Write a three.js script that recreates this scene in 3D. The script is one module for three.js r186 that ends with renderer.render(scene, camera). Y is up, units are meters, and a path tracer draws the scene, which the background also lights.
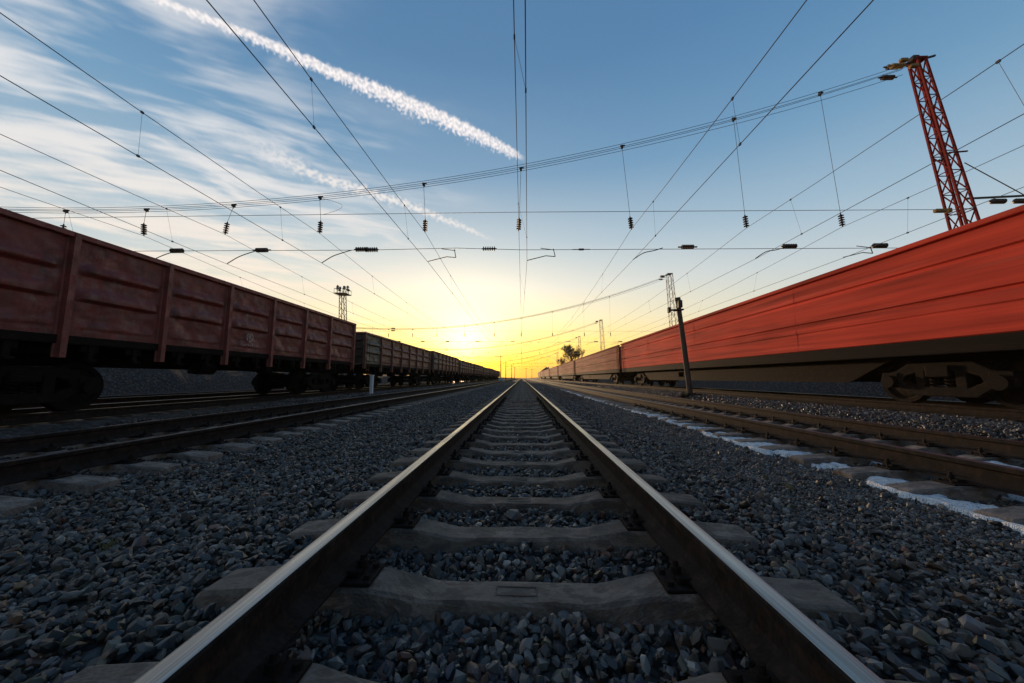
import * as THREE from 'three';
import { mergeGeometries, toCreasedNormals } from 'three/addons/utils/BufferGeometryUtils.js';
import { ConvexGeometry } from 'three/addons/geometries/ConvexGeometry.js';
import { RoundedBoxGeometry } from 'three/addons/geometries/RoundedBoxGeometry.js';
import { createNoise2D, createNoise3D } from 'simplex-noise';

// ------------------------------------------------------------------ camera, sky, sun, exposure
const scene = new THREE.Scene();
const W = 1024, H = 683, FPX = 341;
const camera = new THREE.PerspectiveCamera(2 * Math.atan(H / 2 / FPX) * 180 / Math.PI, W / H, 0.05, 8000);
const EYE = 1.06;
camera.position.set(0, EYE, 0);
camera.rotation.order = 'YXZ';
camera.rotation.set(Math.atan(36.5 / FPX), Math.atan(10 / Math.hypot(FPX, 36.5)), 0);
camera.updateMatrixWorld(true);

const EXPOSURE = 1.35;
const SUN_AZ = -9.6, SUN_EL = 2.75;            // degrees, azimuth from the track's direction
const SUN_POWER = 3.6;
const SKY_LEVEL = 1 / 1.35;

const rad = d => d * Math.PI / 180;
let seed = 1234567;
function rnd() { seed |= 0; seed = seed + 0x6D2B79F5 | 0; let t = Math.imul(seed ^ seed >>> 15, 1 | seed); t = t + Math.imul(t ^ t >>> 7, 61 | t) ^ t; return ((t ^ t >>> 14) >>> 0) / 4294967296; }
const rr = (a, b) => a + (b - a) * rnd();
const n2 = createNoise2D(rnd), n3 = createNoise3D(rnd);
const clamp = (x, a = 0, b = 1) => Math.min(b, Math.max(a, x));
const smooth = (a, b, x) => { const t = clamp((x - a) / (b - a)); return t * t * (3 - 2 * t); };
const lerp = (a, b, t) => a + (b - a) * t;
const fbm = (x, y, o = 4) => { let s = 0, a = 0.5; for (let i = 0; i < o; i++) { s += a * n2(x, y); x = x * 2.03 + 17.1; y = y * 2.03 - 9.7; a *= 0.5; } return s; };

const sunDir = new THREE.Vector3(Math.sin(rad(SUN_AZ)) * Math.cos(rad(SUN_EL)), Math.sin(rad(SUN_EL)), -Math.cos(rad(SUN_AZ)) * Math.cos(rad(SUN_EL)));

function dirOf(azd, eld) { const a = rad(azd), e = rad(eld); return [Math.sin(a) * Math.cos(e), Math.sin(e), -Math.cos(a) * Math.cos(e)]; }
function makeSky() {
  const w = 3072, h = 1536, data = new Float32Array(w * h * 4);
  // clear air: colour by height, cool side and sunset side
  const cool = [[0, .62, .60, .58], [6, .60, .62, .63], [12, .47, .58, .66], [20, .31, .475, .62], [30, .160, .335, .525], [40, .098, .245, .445], [55, .066, .18, .37], [90, .05, .125, .27]];
  const warm = [[0, 1.3, .50, .012], [2.5, 1.48, .76, .02], [5.5, 1.36, .95, .13], [10, 1.10, .94, .54], [15, .84, .83, .73], [22, .46, .58, .66], [32, .172, .34, .525], [45, .090, .228, .42], [90, .05, .125, .27]];
  const at = (t, e, o) => { let i = 0; while (i < t.length - 2 && e > t[i + 1][0]) i++; const k = clamp((e - t[i][0]) / (t[i + 1][0] - t[i][0])); for (let c = 0; c < 3; c++) o[c] = lerp(t[i][c + 1], t[i + 1][c + 1], k); };
  // vapour trails as lines of world directions: [azimuth, elevation, half width in degrees, strength]
  const trailA = [[-62, 36.5, .25, .75], [-51, 39.0, .5, .9], [-42.2, 40.2, .75, .95], [-32.1, 40.4, 1.0, 1], [-21.4, 39.9, 1.4, 1], [-11, 38.1, 1.4, 1], [-3.8, 36, 1.1, .95], [1.0, 34.1, .6, .7]];
  const trailB = [[-46, 30.4, 1.5, .16], [-38.8, 29.2, 1.35, .40], [-32.8, 28.0, 1.0, .70], [-26.1, 27.6, .95, .85], [-17.5, 26.4, .8, .75], [-10.7, 24.6, .6, .65], [-3.8, 22.2, .3, .45]];
  const mid = new THREE.Vector3(...dirOf(-24, 34)), ex = new THREE.Vector3(0, 1, 0).cross(mid).normalize().negate(), ey = mid.clone().cross(ex).normalize().negate();
  if (ey.y < 0) ey.negate();
  const onPlane = d => { const k = d[0] * mid.x + d[1] * mid.y + d[2] * mid.z; if (k < .2) return null; return [(d[0] * ex.x + d[1] * ex.y + d[2] * ex.z) / k * 57.3, (d[0] * ey.x + d[1] * ey.y + d[2] * ey.z) / k * 57.3]; };
  const plane = t => t.map(p => [...onPlane(dirOf(p[0], p[1])), p[2], p[3]]);
  const TA = plane(trailA), TB = plane(trailB);
  function trail(T, x, y) {                                // nearest point: along, signed distance, width, strength
    let best = null;
    for (let i = 0; i < T.length - 1; i++) {
      const [ax, ay, aw, as] = T[i], [bx, by, bw, bs] = T[i + 1], dx = bx - ax, dy = by - ay, L2 = dx * dx + dy * dy, tr = ((x - ax) * dx + (y - ay) * dy) / L2, t = clamp(tr);
      const px = x - ax - dx * t, py = y - ay - dy * t, d = Math.hypot(px, py);
      if (!best || d < best.d) best = { d, s: (dx * py - dy * px) > 0 ? 1 : -1, w: lerp(aw, bw, t), k: lerp(as, bs, t), u: (i + t), end: (i === 0 && tr < 0) || (i === T.length - 2 && tr > 1) };
    }
    return best;
  }
  const a = [0, 0, 0], b = [0, 0, 0];
  for (let j = 0; j < h; j++) {
    const el = ((j + .5) / h - .5) * 180, e = Math.max(el, 0), ce = Math.cos(rad(el)), se = Math.sin(rad(Math.max(el, .3)));
    at(cool, e, a); const c0 = [...a]; at(warm, e, b); const w0 = [...b];
    for (let i = 0; i < w; i++) {
      const k = (j * w + i) * 4;
      if (el < -1) { data[k] = .10; data[k + 1] = .085; data[k + 2] = .075; data[k + 3] = 1; continue; }
      const th = ((i + .5) / w - .5) * 2 * Math.PI;           // atan2(z, x)
      const dx = Math.cos(th) * ce, dz = Math.sin(th) * ce, dy = Math.sin(rad(el));
      const azd = Math.atan2(dx, -dz) * 57.2958;
      const g = Math.acos(clamp(dx * sunDir.x + dy * sunDir.y + dz * sunDir.z, -1, 1)) * 57.2958;
      const dA = Math.abs(azd - SUN_AZ);
      const wm = Math.exp(-Math.pow(dA / 46, 2)) * .92 + .08 * Math.exp(-Math.pow(dA / 100, 2));
      let R = lerp(c0[0], w0[0], wm), G = lerp(c0[1], w0[1], wm), B = lerp(c0[2], w0[2], wm);
      // forward scattering round the sun
      const h1 = 3.2 * Math.exp(-Math.pow(g / 4.2, 1.2)), h2 = 1.05 * Math.exp(-g / 8), h3 = .16 * Math.exp(-g / 18);
      R += h1 + h2 + h3; const lowB = smooth(1.5, 7.5, el); G += h1 * lerp(.66, .86, lowB) + h2 * lerp(.50, .64, lowB) + h3 * .78; B += h1 * lerp(.03, .50, lowB) + h2 * lerp(.0, .26, lowB) + h3 * .5;
      // high thin cloud, in the coordinates of a flat layer
      const q = 1 / (se + .06), px = dx * q, pz = dz * q;
      if (el > 0) {
        const left = smooth(6, -40, azd) * smooth(-175, -110, azd) , low = smooth(34, 12, el);
        const ux = px * .89 - pz * .45, uz = px * .45 + pz * .89;
        const warp = fbm(px * .9 + 3, pz * .9, 3) * .55;
        let n = fbm(ux * .75 + warp * .6 + 5.2, uz * 3.0 + warp * .9, 5) * .58 + fbm(ux * .9 - 4, uz * 1.5 + warp, 4) * .5 + .06;
        const fine = fbm(ux * 2.6 + warp * 2, uz * 15 + warp * 2, 4) * .55 + fbm(ux * 9, uz * 38, 3) * .2;
        const cov = left * smooth(64, 30, el + .35 * (azd + 60) + 9 * n2(ux * 1.3, uz * 1.3 + 5));
        let c = smooth(-.16, .52, n + fine * .40 + cov * .36 - .22) * cov * .95;
        c = Math.max(c, smooth(-.1, .7, n + fine * .15) * .22 * smooth(25, 8, el) * smooth(60, -10, azd) * smooth(-170, -110, azd));
        const wc = smooth(30, 4, el) * Math.exp(-Math.pow(dA / 60, 2));
        const CR = lerp(.80, 1.2, wc), CG = lerp(.805, .95, wc), CB = lerp(.82, .66, wc);
        R = lerp(R, Math.max(CR, R), c); G = lerp(G, Math.max(CG, G), c); B = lerp(B, Math.max(CB, B * .9), c);
        const pp = onPlane([dx, dy, dz]);
        if (pp && Math.abs(pp[0]) < 45 && Math.abs(pp[1]) < 16) {
          let t = trail(TA, pp[0], pp[1]);
          if (t && t.d < 4 && !t.end) {
            const big = fbm(pp[0] * .55, pp[1] * .55 + 3, 3), puff = Math.pow(Math.abs(n2(pp[0] * .95, pp[1] * .7)), .8) * .8 + Math.abs(n2(pp[0] * 2.1 + 7, pp[1] * 1.7)) * .4, wisp = fbm(pp[0] * 1.7 + 11, pp[1] * 1.7, 4), inner = fbm(pp[0] * 1.7 + 30, pp[1] * 1.7, 4);
            const wl = t.w * (t.s < 0 ? .50 + .80 * puff + .25 * big : .62 + .25 * big), q = t.d / wl + wisp * (t.s < 0 ? .55 : .35);
            const c2 = smooth(1.12, .42, q) * t.k * clamp(.84 + inner * .6 + big * .2, .25, 1) * smooth(6.98, 6.6, t.u);
            R = lerp(R, 1.0 + .12 * inner, c2); G = lerp(G, .93 + .14 * inner, c2); B = lerp(B, .91 + .16 * inner, c2);
          }
          t = trail(TB, pp[0], pp[1]);
          if (t && t.d < 4 && !t.end) {
            const inner = fbm(pp[0] * 1.1 + 9, pp[1] * 1.5 + 4, 5), wl = t.w * (.85 + 1.0 * fbm(pp[0] * .9, pp[1] * .9 + 8, 4));
            const c2 = smooth(1.25, .15, t.d / wl) * t.k * clamp(.75 + inner * 1.3, 0, 1) * smooth(0, 1.2, t.u) * smooth(6, 5.2, t.u);
            R = lerp(R, Math.max(R, 1.02), c2); G = lerp(G, Math.max(G, .93), c2); B = lerp(B, Math.max(B, .86), c2);
          }
        }
      }
      const s = SKY_LEVEL * lerp(1, .42, smooth(55, 175, g));   // air scatters forward: dimmer away from the sun
      data[k] = R * s; data[k + 1] = G * s; data[k + 2] = B * s; data[k + 3] = 1;
    }
  }
  const t = new THREE.DataTexture(data, w, h, THREE.RGBAFormat, THREE.FloatType);
  t.mapping = THREE.EquirectangularReflectionMapping; t.magFilter = THREE.LinearFilter; t.minFilter = THREE.LinearFilter; t.needsUpdate = true;
  return t;
}
const skyMap = makeSky();
scene.background = skyMap; scene.environment = skyMap;

const sun = new THREE.DirectionalLight(new THREE.Color().setRGB(1, .66, .38), SUN_POWER);
sun.position.copy(sunDir).multiplyScalar(300); sun.target.position.set(0, 0, -20);
sun.castShadow = true; sun.shadow.radius = 2.2; sun.shadow.mapSize.set(4096, 4096);
Object.assign(sun.shadow.camera, { left: -60, right: 60, top: 40, bottom: -40, near: 1, far: 700 });
scene.add(sun, sun.target);

// ------------------------------------------------------------------ helpers
const used = {};
function numbered(n) { if (!(n in used)) { used[n] = 0; return n; } used[n]++; return n + '_' + String(used[n]).padStart(3, '0'); }
function tag(o, label, category, group, kind) { if (label) o.userData.label = label; if (category) o.userData.category = category; if (group) o.userData.group = group; if (kind) o.userData.kind = kind; return o; }
function thing(name, label, category, pos = [0, 0, 0], group) { const o = new THREE.Group(); o.name = numbered(name); o.position.set(...pos); scene.add(o); return tag(o, label, category, group); }
function part(name, geo, m, parent) { const o = new THREE.Mesh(Array.isArray(geo) ? join(geo) : geo, m); o.name = name; parent.add(o); return o; }
function top(name, geo, m, label, category, group, kind) { const o = new THREE.Mesh(Array.isArray(geo) ? join(geo) : geo, m); o.name = numbered(name); scene.add(o); return tag(o, label, category, group, kind); }
function join(list) {
  const l = list.map(g => { g = g.index ? g.toNonIndexed() : g; for (const k of Object.keys(g.attributes)) if (!['position', 'normal', 'uv'].includes(k)) g.deleteAttribute(k); if (!g.attributes.uv) g.setAttribute('uv', new THREE.BufferAttribute(new Float32Array(g.attributes.position.count * 2), 2)); return g; });
  return mergeGeometries(l);
}
function box(w, h, d, x = 0, y = 0, z = 0, r = 0) { const g = r ? new RoundedBoxGeometry(w, h, d, 1, r) : new THREE.BoxGeometry(w, h, d); g.translate(x, y, z); return g; }
const V = (x, y, z) => new THREE.Vector3(x, y, z);
function bar(a, b, w, h = w) {                                  // a square bar from a to b
  const d = b.clone().sub(a), L = d.length(), g = new THREE.BoxGeometry(w, h, L);
  g.applyQuaternion(new THREE.Quaternion().setFromUnitVectors(V(0, 0, 1), d.normalize())); const m = a.clone().add(b).multiplyScalar(.5); g.translate(m.x, m.y, m.z); return g;
}
function rod(a, b, r0, r1 = r0, n = 6) {
  const d = b.clone().sub(a), L = d.length(), g = new THREE.CylinderGeometry(r1, r0, L, n);
  g.applyQuaternion(new THREE.Quaternion().setFromUnitVectors(V(0, 1, 0), d.normalize())); const m = a.clone().add(b).multiplyScalar(.5); g.translate(m.x, m.y, m.z); return g;
}
function tube(pts, r, seg, n = 5) { return new THREE.TubeGeometry(new THREE.CatmullRomCurve3(pts, false, 'centripetal'), seg || pts.length * 4, r, n); }
function wire(pts, r, n = 5) {                                 // straight pieces through exact points
  const c = new THREE.CurvePath(); for (let i = 0; i < pts.length - 1; i++) c.add(new THREE.LineCurve3(pts[i], pts[i + 1]));
  const out = []; for (let i = 0; i < pts.length - 1; i++) out.push(rod(pts[i], pts[i + 1], r, r, n)); return join(out);
}

// ------------------------------------------------------------------ procedural materials
function tex(size, fn, srgb = true, rep = true) {               // fn(u, v) -> [r,g,b] 0..1 (sRGB if colour)
  const d = new Uint8Array(size * size * 4);
  for (let j = 0; j < size; j++) for (let i = 0; i < size; i++) { const c = fn(i / size, j / size, i, j), k = (j * size + i) * 4; d[k] = clamp(c[0]) * 255; d[k + 1] = clamp(c[1]) * 255; d[k + 2] = clamp(c[2]) * 255; d[k + 3] = 255; }
  const t = new THREE.DataTexture(d, size, size); if (rep) t.wrapS = t.wrapT = THREE.RepeatWrapping; if (srgb) t.colorSpace = THREE.SRGBColorSpace;
  t.magFilter = THREE.LinearFilter; t.minFilter = THREE.LinearMipmapLinearFilter; t.generateMipmaps = true; t.needsUpdate = true; return t;
}
const TAU = Math.PI * 2;
function tfbm(u, v, fx, fy, o = 4, off = 0) {                   // tiling noise on a torus-like blend
  const f = (x, y) => { let s = 0, a = .5, X = fx, Y = fy; for (let i = 0; i < o; i++) { s += a * n2(x * X + off + i * 31, y * Y - off + i * 13); X *= 2; Y *= 2; a *= .5; } return s; };
  const a = f(u, v), b = f(u - 1, v), c = f(u, v - 1), d = f(u - 1, v - 1);
  const su = smooth(.6, 1, u), sv = smooth(.6, 1, v);
  return lerp(lerp(a, b, su), lerp(c, d, su), sv);
}
const toS = x => x <= .0031308 ? x * 12.92 : 1.055 * Math.pow(x, 1 / 2.4) - .055;
const S3 = (r, g, b) => [toS(clamp(r)), toS(clamp(g)), toS(clamp(b))];
const std = (o) => new THREE.MeshStandardMaterial(o);
const col = (r, g, b) => new THREE.Color().setRGB(r, g, b);

const stoneTints = [[.050, .052, .056], [.036, .038, .043], [.070, .070, .071], [.024, .025, .028], [.056, .047, .039], [.135, .130, .124], [.044, .048, .055], [.072, .042, .027], [.034, .034, .035], [.095, .094, .094], [.060, .052, .040]];
// gravel sheet that lies under the loose stones and takes over beyond them
const cellN = 44, cellPts = []; for (let i = 0; i < cellN * cellN; i++) cellPts.push([rnd(), rnd(), stoneTints[Math.floor(rnd() * stoneTints.length)], rr(.75, 1.25), rnd()]);
const gravelInfo = (u, v) => {
  const x = u * cellN, y = v * cellN, ci = Math.floor(x), cj = Math.floor(y); let d1 = 9, d2 = 9, p = null;
  for (let a = -1; a <= 1; a++) for (let b = -1; b <= 1; b++) { const q = cellPts[((cj + b + cellN) % cellN) * cellN + (ci + a + cellN) % cellN], d = Math.hypot(ci + a + q[0] - x, cj + b + q[1] - y); if (d < d1) { d2 = d1; d1 = d; p = q; } else if (d < d2) d2 = d; }
  return [d1, d2, p];
};
const gravelMap = tex(1024, (u, v) => { const [, , p] = gravelInfo(u, v), n = .9 + .25 * tfbm(u, v, 30, 30, 2), c = p[2], k = p[3] * n; return S3(c[0] * k, c[1] * k, c[2] * k); });
const gravelBump = tex(1024, (u, v) => { const [d1, d2, p] = gravelInfo(u, v), e = clamp((d2 - d1) * 1.6), g = Math.sqrt(e) * .75 + p[4] * .25; return [g, g, g]; }, false);
const M = {};
const matt = o => new THREE.MeshPhysicalMaterial({ specularIntensity: .25, ...o });
M.ground = matt({ map: gravelMap, bumpMap: gravelBump, bumpScale: .03, roughness: .95 });
const concreteMap = tex(512, (u, v) => { const n = tfbm(u, v, 3, 3, 5, 4), f = tfbm(u, v, 40, 40, 3, 8), st = smooth(.04, .26, tfbm(u, v, 6, 6, 5, 55)), r = smooth(.12, .36, tfbm(u, v, 8, 8, 4, 99)), k = 1 + n * .9 + f * .5;
  const pit = smooth(.33, .42, tfbm(u, v, 60, 60, 2, 3)) * .4; let c = [.152 * k, .114 * k, .088 * k]; c = c.map((x, i) => lerp(x, [.055, .047, .041][i], st * .65)); c = c.map((x, i) => lerp(x, [.085, .05, .032][i], r * .6) * (1 - pit)); return S3(...c); });
const concreteBump = tex(512, (u, v) => { const g = .6 + tfbm(u, v, 40, 40, 4, 8) * .5 - smooth(.30, .42, tfbm(u, v, 60, 60, 2, 3)) * .4; return [g, g, g]; }, false);
M.concrete = std({ map: concreteMap, bumpMap: concreteBump, bumpScale: .002, roughness: .85 });
M.concreteSide = std({ map: concreteMap, bumpMap: concreteBump, bumpScale: .002, roughness: .85, color: col(1.2, 1.25, 1.32) });
M.concreteB = std({ map: concreteMap, bumpMap: concreteBump, bumpScale: .002, roughness: .8, color: col(.82, .76, .72) });
M.concreteC = std({ map: concreteMap, bumpMap: concreteBump, bumpScale: .002, roughness: .9, color: col(1.0, .96, .9) });
const rustMap = tex(512, (u, v) => { const n = tfbm(u, v, 4, 8, 5, 21), f = tfbm(u, v, 30, 60, 3, 2), k = 1 + n * .6 + f * .5, s = smooth(.05, .4, tfbm(u, v, 6, 6, 4, 77)); return S3(lerp(.020, .036, s) * k, lerp(.0145, .021, s) * k, lerp(.012, .0145, s) * k); });
const grainBump = tex(512, (u, v) => { const g = .5 + tfbm(u, v, 40, 40, 4, 12) * .6; return [g, g, g]; }, false);
M.railSide = matt({ map: rustMap, bumpMap: grainBump, bumpScale: .0006, roughness: .85, metalness: 0 });
const polishMap = tex(512, (u, v) => { const l = tfbm(u, v, 40, 1.2, 3, 5), s = tfbm(u, v, 3, 2, 4, 9), k = .40 + l * .22 + s * .22; return S3(k, k * .90, k * .80); });
const polishRough = tex(512, (u, v) => { const g = .40 + tfbm(u, v, 50, 2, 3, 41) * .22 + tfbm(u, v, 4, 3, 4, 3) * .2; return [g, g, g]; }, false);
M.railTop = std({ map: polishMap, roughnessMap: polishRough, roughness: 1, metalness: 1 });
M.railTopDull = std({ map: rustMap, roughness: .5, metalness: .35, color: col(2.2, 2.1, 2.0), roughnessMap: polishRough });
M.railTopDull.roughness = .9;
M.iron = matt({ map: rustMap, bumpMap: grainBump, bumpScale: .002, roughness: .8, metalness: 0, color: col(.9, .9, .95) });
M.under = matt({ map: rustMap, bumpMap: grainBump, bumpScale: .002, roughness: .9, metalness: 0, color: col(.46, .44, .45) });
M.wheelTread = std({ color: col(.35, .33, .31), metalness: 1, roughness: .4 });
M.wire = std({ color: col(.06, .06, .062), roughness: .6, metalness: .4 });
M.cable = std({ color: col(.09, .095, .105), roughness: .55, metalness: .5 });
M.glaze = std({ color: col(.035, .02, .016), roughness: .5 });
M.fitting = std({ color: col(.05, .045, .042), roughness: .6, metalness: .5 });
M.snow = std({ map: tex(512, (u, v) => { const k = .74 + tfbm(u, v, 6, 6, 4, 31) * .22 - smooth(.22, .34, tfbm(u, v, 34, 34, 2, 71)) * .42; return S3(k, k * 1.02, k * 1.04); }), roughness: .8, bumpMap: grainBump, bumpScale: .012 });
M.white = std({ color: col(.72, .72, .70), roughness: .6 });
M.yellow = std({ color: col(.30, .17, .04), roughness: .55 });

// paint on steel: weathered sheet with scuffs, rust blooms and dried run marks
function paint(c, o = {}) {
  const { along = false, off = 0, rust = .5, scuff = .5, rc = [.105, .045, .026], sc = [.21, .09, .07] } = o;
  const fx = along ? 1.0 : 4, fy = along ? 7 : 5;
  const map = tex(512, (u, v) => {
    const n = tfbm(u, v, fx, fy, 5, off), f = tfbm(u, v, along ? 3 : 34, along ? 24 : 34, 3, off + 5) * (along ? .45 : 1), runs = tfbm(u, v, along ? 1 : 46, along ? 14 : 2.2, 3, off + 60);
    const r = smooth(.10, .42, tfbm(u, v, along ? 1.2 : 6, along ? 6 : 6, 5, off + 30) + runs * .15) * rust, s = smooth(.24, .5, tfbm(u, v, along ? 1.2 : 9, along ? 12 : 13, 5, off + 90)) * scuff;
    const k = 1 + n * .55 + f * .26 + runs * .24;
    const d = c.map((x, i) => lerp(lerp(x * k, rc[i] * k, r), sc[i], s * .5)); return S3(...d);
  });
  if (o.matt) return new THREE.MeshPhysicalMaterial({ map, roughness: .9, specularIntensity: .22, bumpMap: grainBump, bumpScale: .001 });
  const rough = tex(256, (u, v) => { const g = (o.rough ?? .62) + tfbm(u, v, fx * 2, fy, 4, off + 3) * .3; return [g, g, g]; }, false);
  return std({ map, roughnessMap: rough, roughness: 1, bumpMap: grainBump, bumpScale: .0025, metalness: 0 });
}
M.brownred = paint([.155, .026, .019], { off: 3, rust: .55, scuff: .6 });
M.brownredPost = paint([.19, .036, .026], { off: 13, rust: .35, scuff: .3 });
M.olive = paint([.07, .066, .055], { off: 23, rust: .5, scuff: .35, sc: [.25, .17, .13] });
M.brownPost = paint([.115, .036, .024], { off: 33, rust: .5, scuff: .3 });
M.brown = paint([.15, .050, .033], { off: 43, rust: .5, scuff: .5 });
M.red = paint([.58, .062, .036], { along: true, off: 53, rust: .26, scuff: .32, rc: [.22, .04, .03], sc: [.62, .17, .12], matt: true });
M.redBrown = paint([.34, .105, .06], { along: true, off: 63, rust: .4, scuff: .5, rc: [.16, .07, .04], sc: [.45, .25, .17], matt: true });
M.mastRed = paint([.21, .022, .022], { off: 73, rust: .4, scuff: .1, matt: true, rc: [.09, .02, .018] });
M.galv = std({ color: col(.20, .19, .185), roughness: .6, metalness: .5, bumpMap: grainBump, bumpScale: .002 });
const woodMap = tex(512, (u, v) => { const g = tfbm(u, v, 40, 1.5, 4, 6), k = 1 + g * .8 + tfbm(u, v, 6, 3, 3, 8) * .4; return S3(.075 * k, .055 * k, .042 * k); });
M.wood = std({ map: woodMap, roughness: .9, bumpMap: woodMap, bumpScale: .004 });
M.bark = std({ color: col(.055, .042, .035), roughness: .95 });

// ------------------------------------------------------------------ ground
const TR = { main: -.03, left: -4.95, right: 4.45, wagons: -10.04, train: 9.67, farLeft: -14.6 };
const RAIL_TOP = .40;
function groundY(X, Z) {                                        // top of the loose stones; Z is the distance forward
  let y = .128 - .025 * smooth(.85, .6, Math.abs(X - TR.main)) + .012 * n2(X * .8, Z * .35) + .014 * n2(X * 2.3 + 9, Z * 1.7);
  y += -.035 * Math.exp(-Math.pow((X + 2.6) / .8, 2));          // shallow ditch
  y += .02 * smooth(1.7, 2.3, X) * smooth(3.2, 2.75, X) - .01 * smooth(2.7, 3.2, X) * smooth(6.2, 5.7, X);         // walkway of fine gravel
  y += .27 * smooth(5.9, 6.5, X) * smooth(8.4, 7.3, X);         // ridge before the moving train
  y += .10 * smooth(7.6, 8.6, X);
  y += .20 * smooth(-6.3, -6.9, X) * smooth(-8.5, -7.7, X);
  const addedBank = smooth(-16.0, -17.8, X) + smooth(15.9, 17.7, X); y += (1.45 + .3 * n2(X * .05, Z * .05) + .12 * n2(X * .6, Z * .5)) * addedBank;  // invented banks on both sides, added to darken the view under the wagons
  return y;
}
{
  const xs = [], zs = [];
  for (const x of [-700, -450, -300, -150, -80, -50]) xs.push(x);
  for (let x = -36; x < -10; x += 1.5) xs.push(x); for (let x = -10; x < 10.01; x += .2) xs.push(x); for (let x = 11.5; x <= 37; x += 1.5) xs.push(x);
  for (const x of [50, 80, 150, 300, 450, 700]) xs.push(x);
  for (const z of [-300, -80, -30]) zs.push(z); for (let z = -12; z < 40; z += .4) zs.push(z); for (let z = 40; z < 160; z += 4) zs.push(z); for (const z of [170, 200, 250, 320, 450, 650, 900]) zs.push(z);
  const pos = [], uv = [], idx = [];
  for (const z of zs) for (const x of xs) { pos.push(x, groundY(clamp(x, -45, 45), z) - .022, -z); uv.push(x / 2.2, z / 2.2); }
  const n = xs.length; for (let j = 0; j < zs.length - 1; j++) for (let i = 0; i < n - 1; i++) { const a = j * n + i; idx.push(a, a + 1, a + n, a + 1, a + n + 1, a + n); }
  const g = new THREE.BufferGeometry(); g.setAttribute('position', new THREE.Float32BufferAttribute(pos, 3)); g.setAttribute('uv', new THREE.Float32BufferAttribute(uv, 2)); g.setIndex(idx); g.computeVertexNormals();
  top('ground', g, M.ground, 'grey gravel ground of the rail yard', 'ground', null, 'structure');
}

// ------------------------------------------------------------------ railway tracks
function railGeometry(z0, z1) {
  const h = [[-.075, 0], [.075, 0], [.075, .011], [.022, .032], [.009, .05], [.009, .128], [.034, .142], [.0365, .170], [.032, .178], [.026, .180], [-.026, .180], [-.032, .178], [-.0365, .170], [-.034, .142], [-.009, .128], [-.009, .05], [-.022, .032], [-.075, .011]];
  const s = new THREE.Shape(h.map(p => new THREE.Vector2(p[0], p[1])));
  const g = new THREE.ExtrudeGeometry(s, { depth: z1 - z0, bevelEnabled: false, steps: Math.round((z1 - z0) / 3) }); g.translate(0, 0, -z1);
  return toCreasedNormals(g, .6);
}
function runningGeometry(z0, z1) {                              // the polished, slightly crowned top of the head
  const xs = [-.0325, -.029, -.02, 0, .02, .029, .0325], ys = [.1785, .1806, .1822, .1828, .1822, .1806, .1785], pos = [], uv = [], idx = [], N = Math.round((z1 - z0) / 2);
  for (let j = 0; j <= N; j++) { const z = lerp(z0, z1, j / N); xs.forEach((x, i) => { pos.push(x, ys[i], -z); uv.push(x / .12, z / 3.1); }); }
  for (let j = 0; j < N; j++) for (let i = 0; i < 6; i++) { const a = j * 7 + i; idx.push(a, a + 1, a + 7, a + 1, a + 8, a + 7); }
  const g = new THREE.BufferGeometry(); g.setAttribute('position', new THREE.Float32BufferAttribute(pos, 3)); g.setAttribute('uv', new THREE.Float32BufferAttribute(uv, 2)); g.setIndex(idx); g.computeVertexNormals(); return g;
}
const RZ0 = -4, RZ1 = 900;
const railG = railGeometry(RZ0, RZ1), runG = runningGeometry(RZ0, RZ1);
function sleeperGeometry(sd, simple) {
  const st = simple ? [-1.35, -.9, -.6, -.38, .38, .6, .9, 1.35] : [-1.35, -1.33, -1.15, -.95, -.72, -.6, -.40, -.36, -.27, -.15, -.02, .1, .22, .36, .40, .6, .72, .95, 1.15, 1.33, 1.35];
  const topY = x => { x = Math.abs(x); return x < .37 ? .145 : x < .62 ? lerp(.145, .193, (x - .37) / .25) : x < .95 ? .193 : lerp(.193, .165, (x - .95) / .4); };
  const topW = x => { x = Math.abs(x); return x < .37 ? .083 : x < .62 ? lerp(.083, .095, (x - .37) / .25) : .098; };
  const botW = x => { x = Math.abs(x); return x < .37 ? .115 : .145; };
  const ring = x => { const y = topY(x), t = topW(x), b = botW(x), e = Math.abs(x) > 1.34 ? .012 : 0, c = .012, j = k => simple ? 0 : .007 * n3(x * 9 + sd, k * 3.1, sd * 7); return [[b, 0], [lerp(b, t, .92) + j(1), y - c - e + j(2)], [t - c + j(3), y - e + j(4)], [-t + c + j(5), y - e + j(6)], [-lerp(b, t, .92) + j(7), y - c - e + j(8)], [-b, 0]]; };
  const pos = [], uv = [], idx = []; const R = st.map(ring);
  st.forEach((x, i) => { let acc = 0; R[i].forEach((p, k) => { if (k) acc += Math.hypot(p[0] - R[i][k - 1][0], p[1] - R[i][k - 1][1]); pos.push(x, p[1], p[0]); uv.push(x * .8 + sd * .37, acc * 1.6 + sd * .21); }); });
  for (let i = 0; i < st.length - 1; i++) for (let k = 0; k < 5; k++) { const a = i * 6 + k, b = a + 6; idx.push(a, b, a + 1, a + 1, b, b + 1); }
  for (const i of [0, st.length - 1]) for (let k = 1; k < 5; k++) { const a = i * 6; i ? idx.push(a, a + k + 1, a + k) : idx.push(a, a + k, a + k + 1); }
  let g = new THREE.BufferGeometry(); g.setAttribute('position', new THREE.Float32BufferAttribute(pos, 3)); g.setAttribute('uv', new THREE.Float32BufferAttribute(uv, 2)); g.setIndex(idx);
  return toCreasedNormals(g, .35);
}
const sleeperG = [0, 1, 2, 3, 4].map(k => sleeperGeometry(k + 1, false)), sleeperSimple = sleeperGeometry(9, true);
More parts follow.
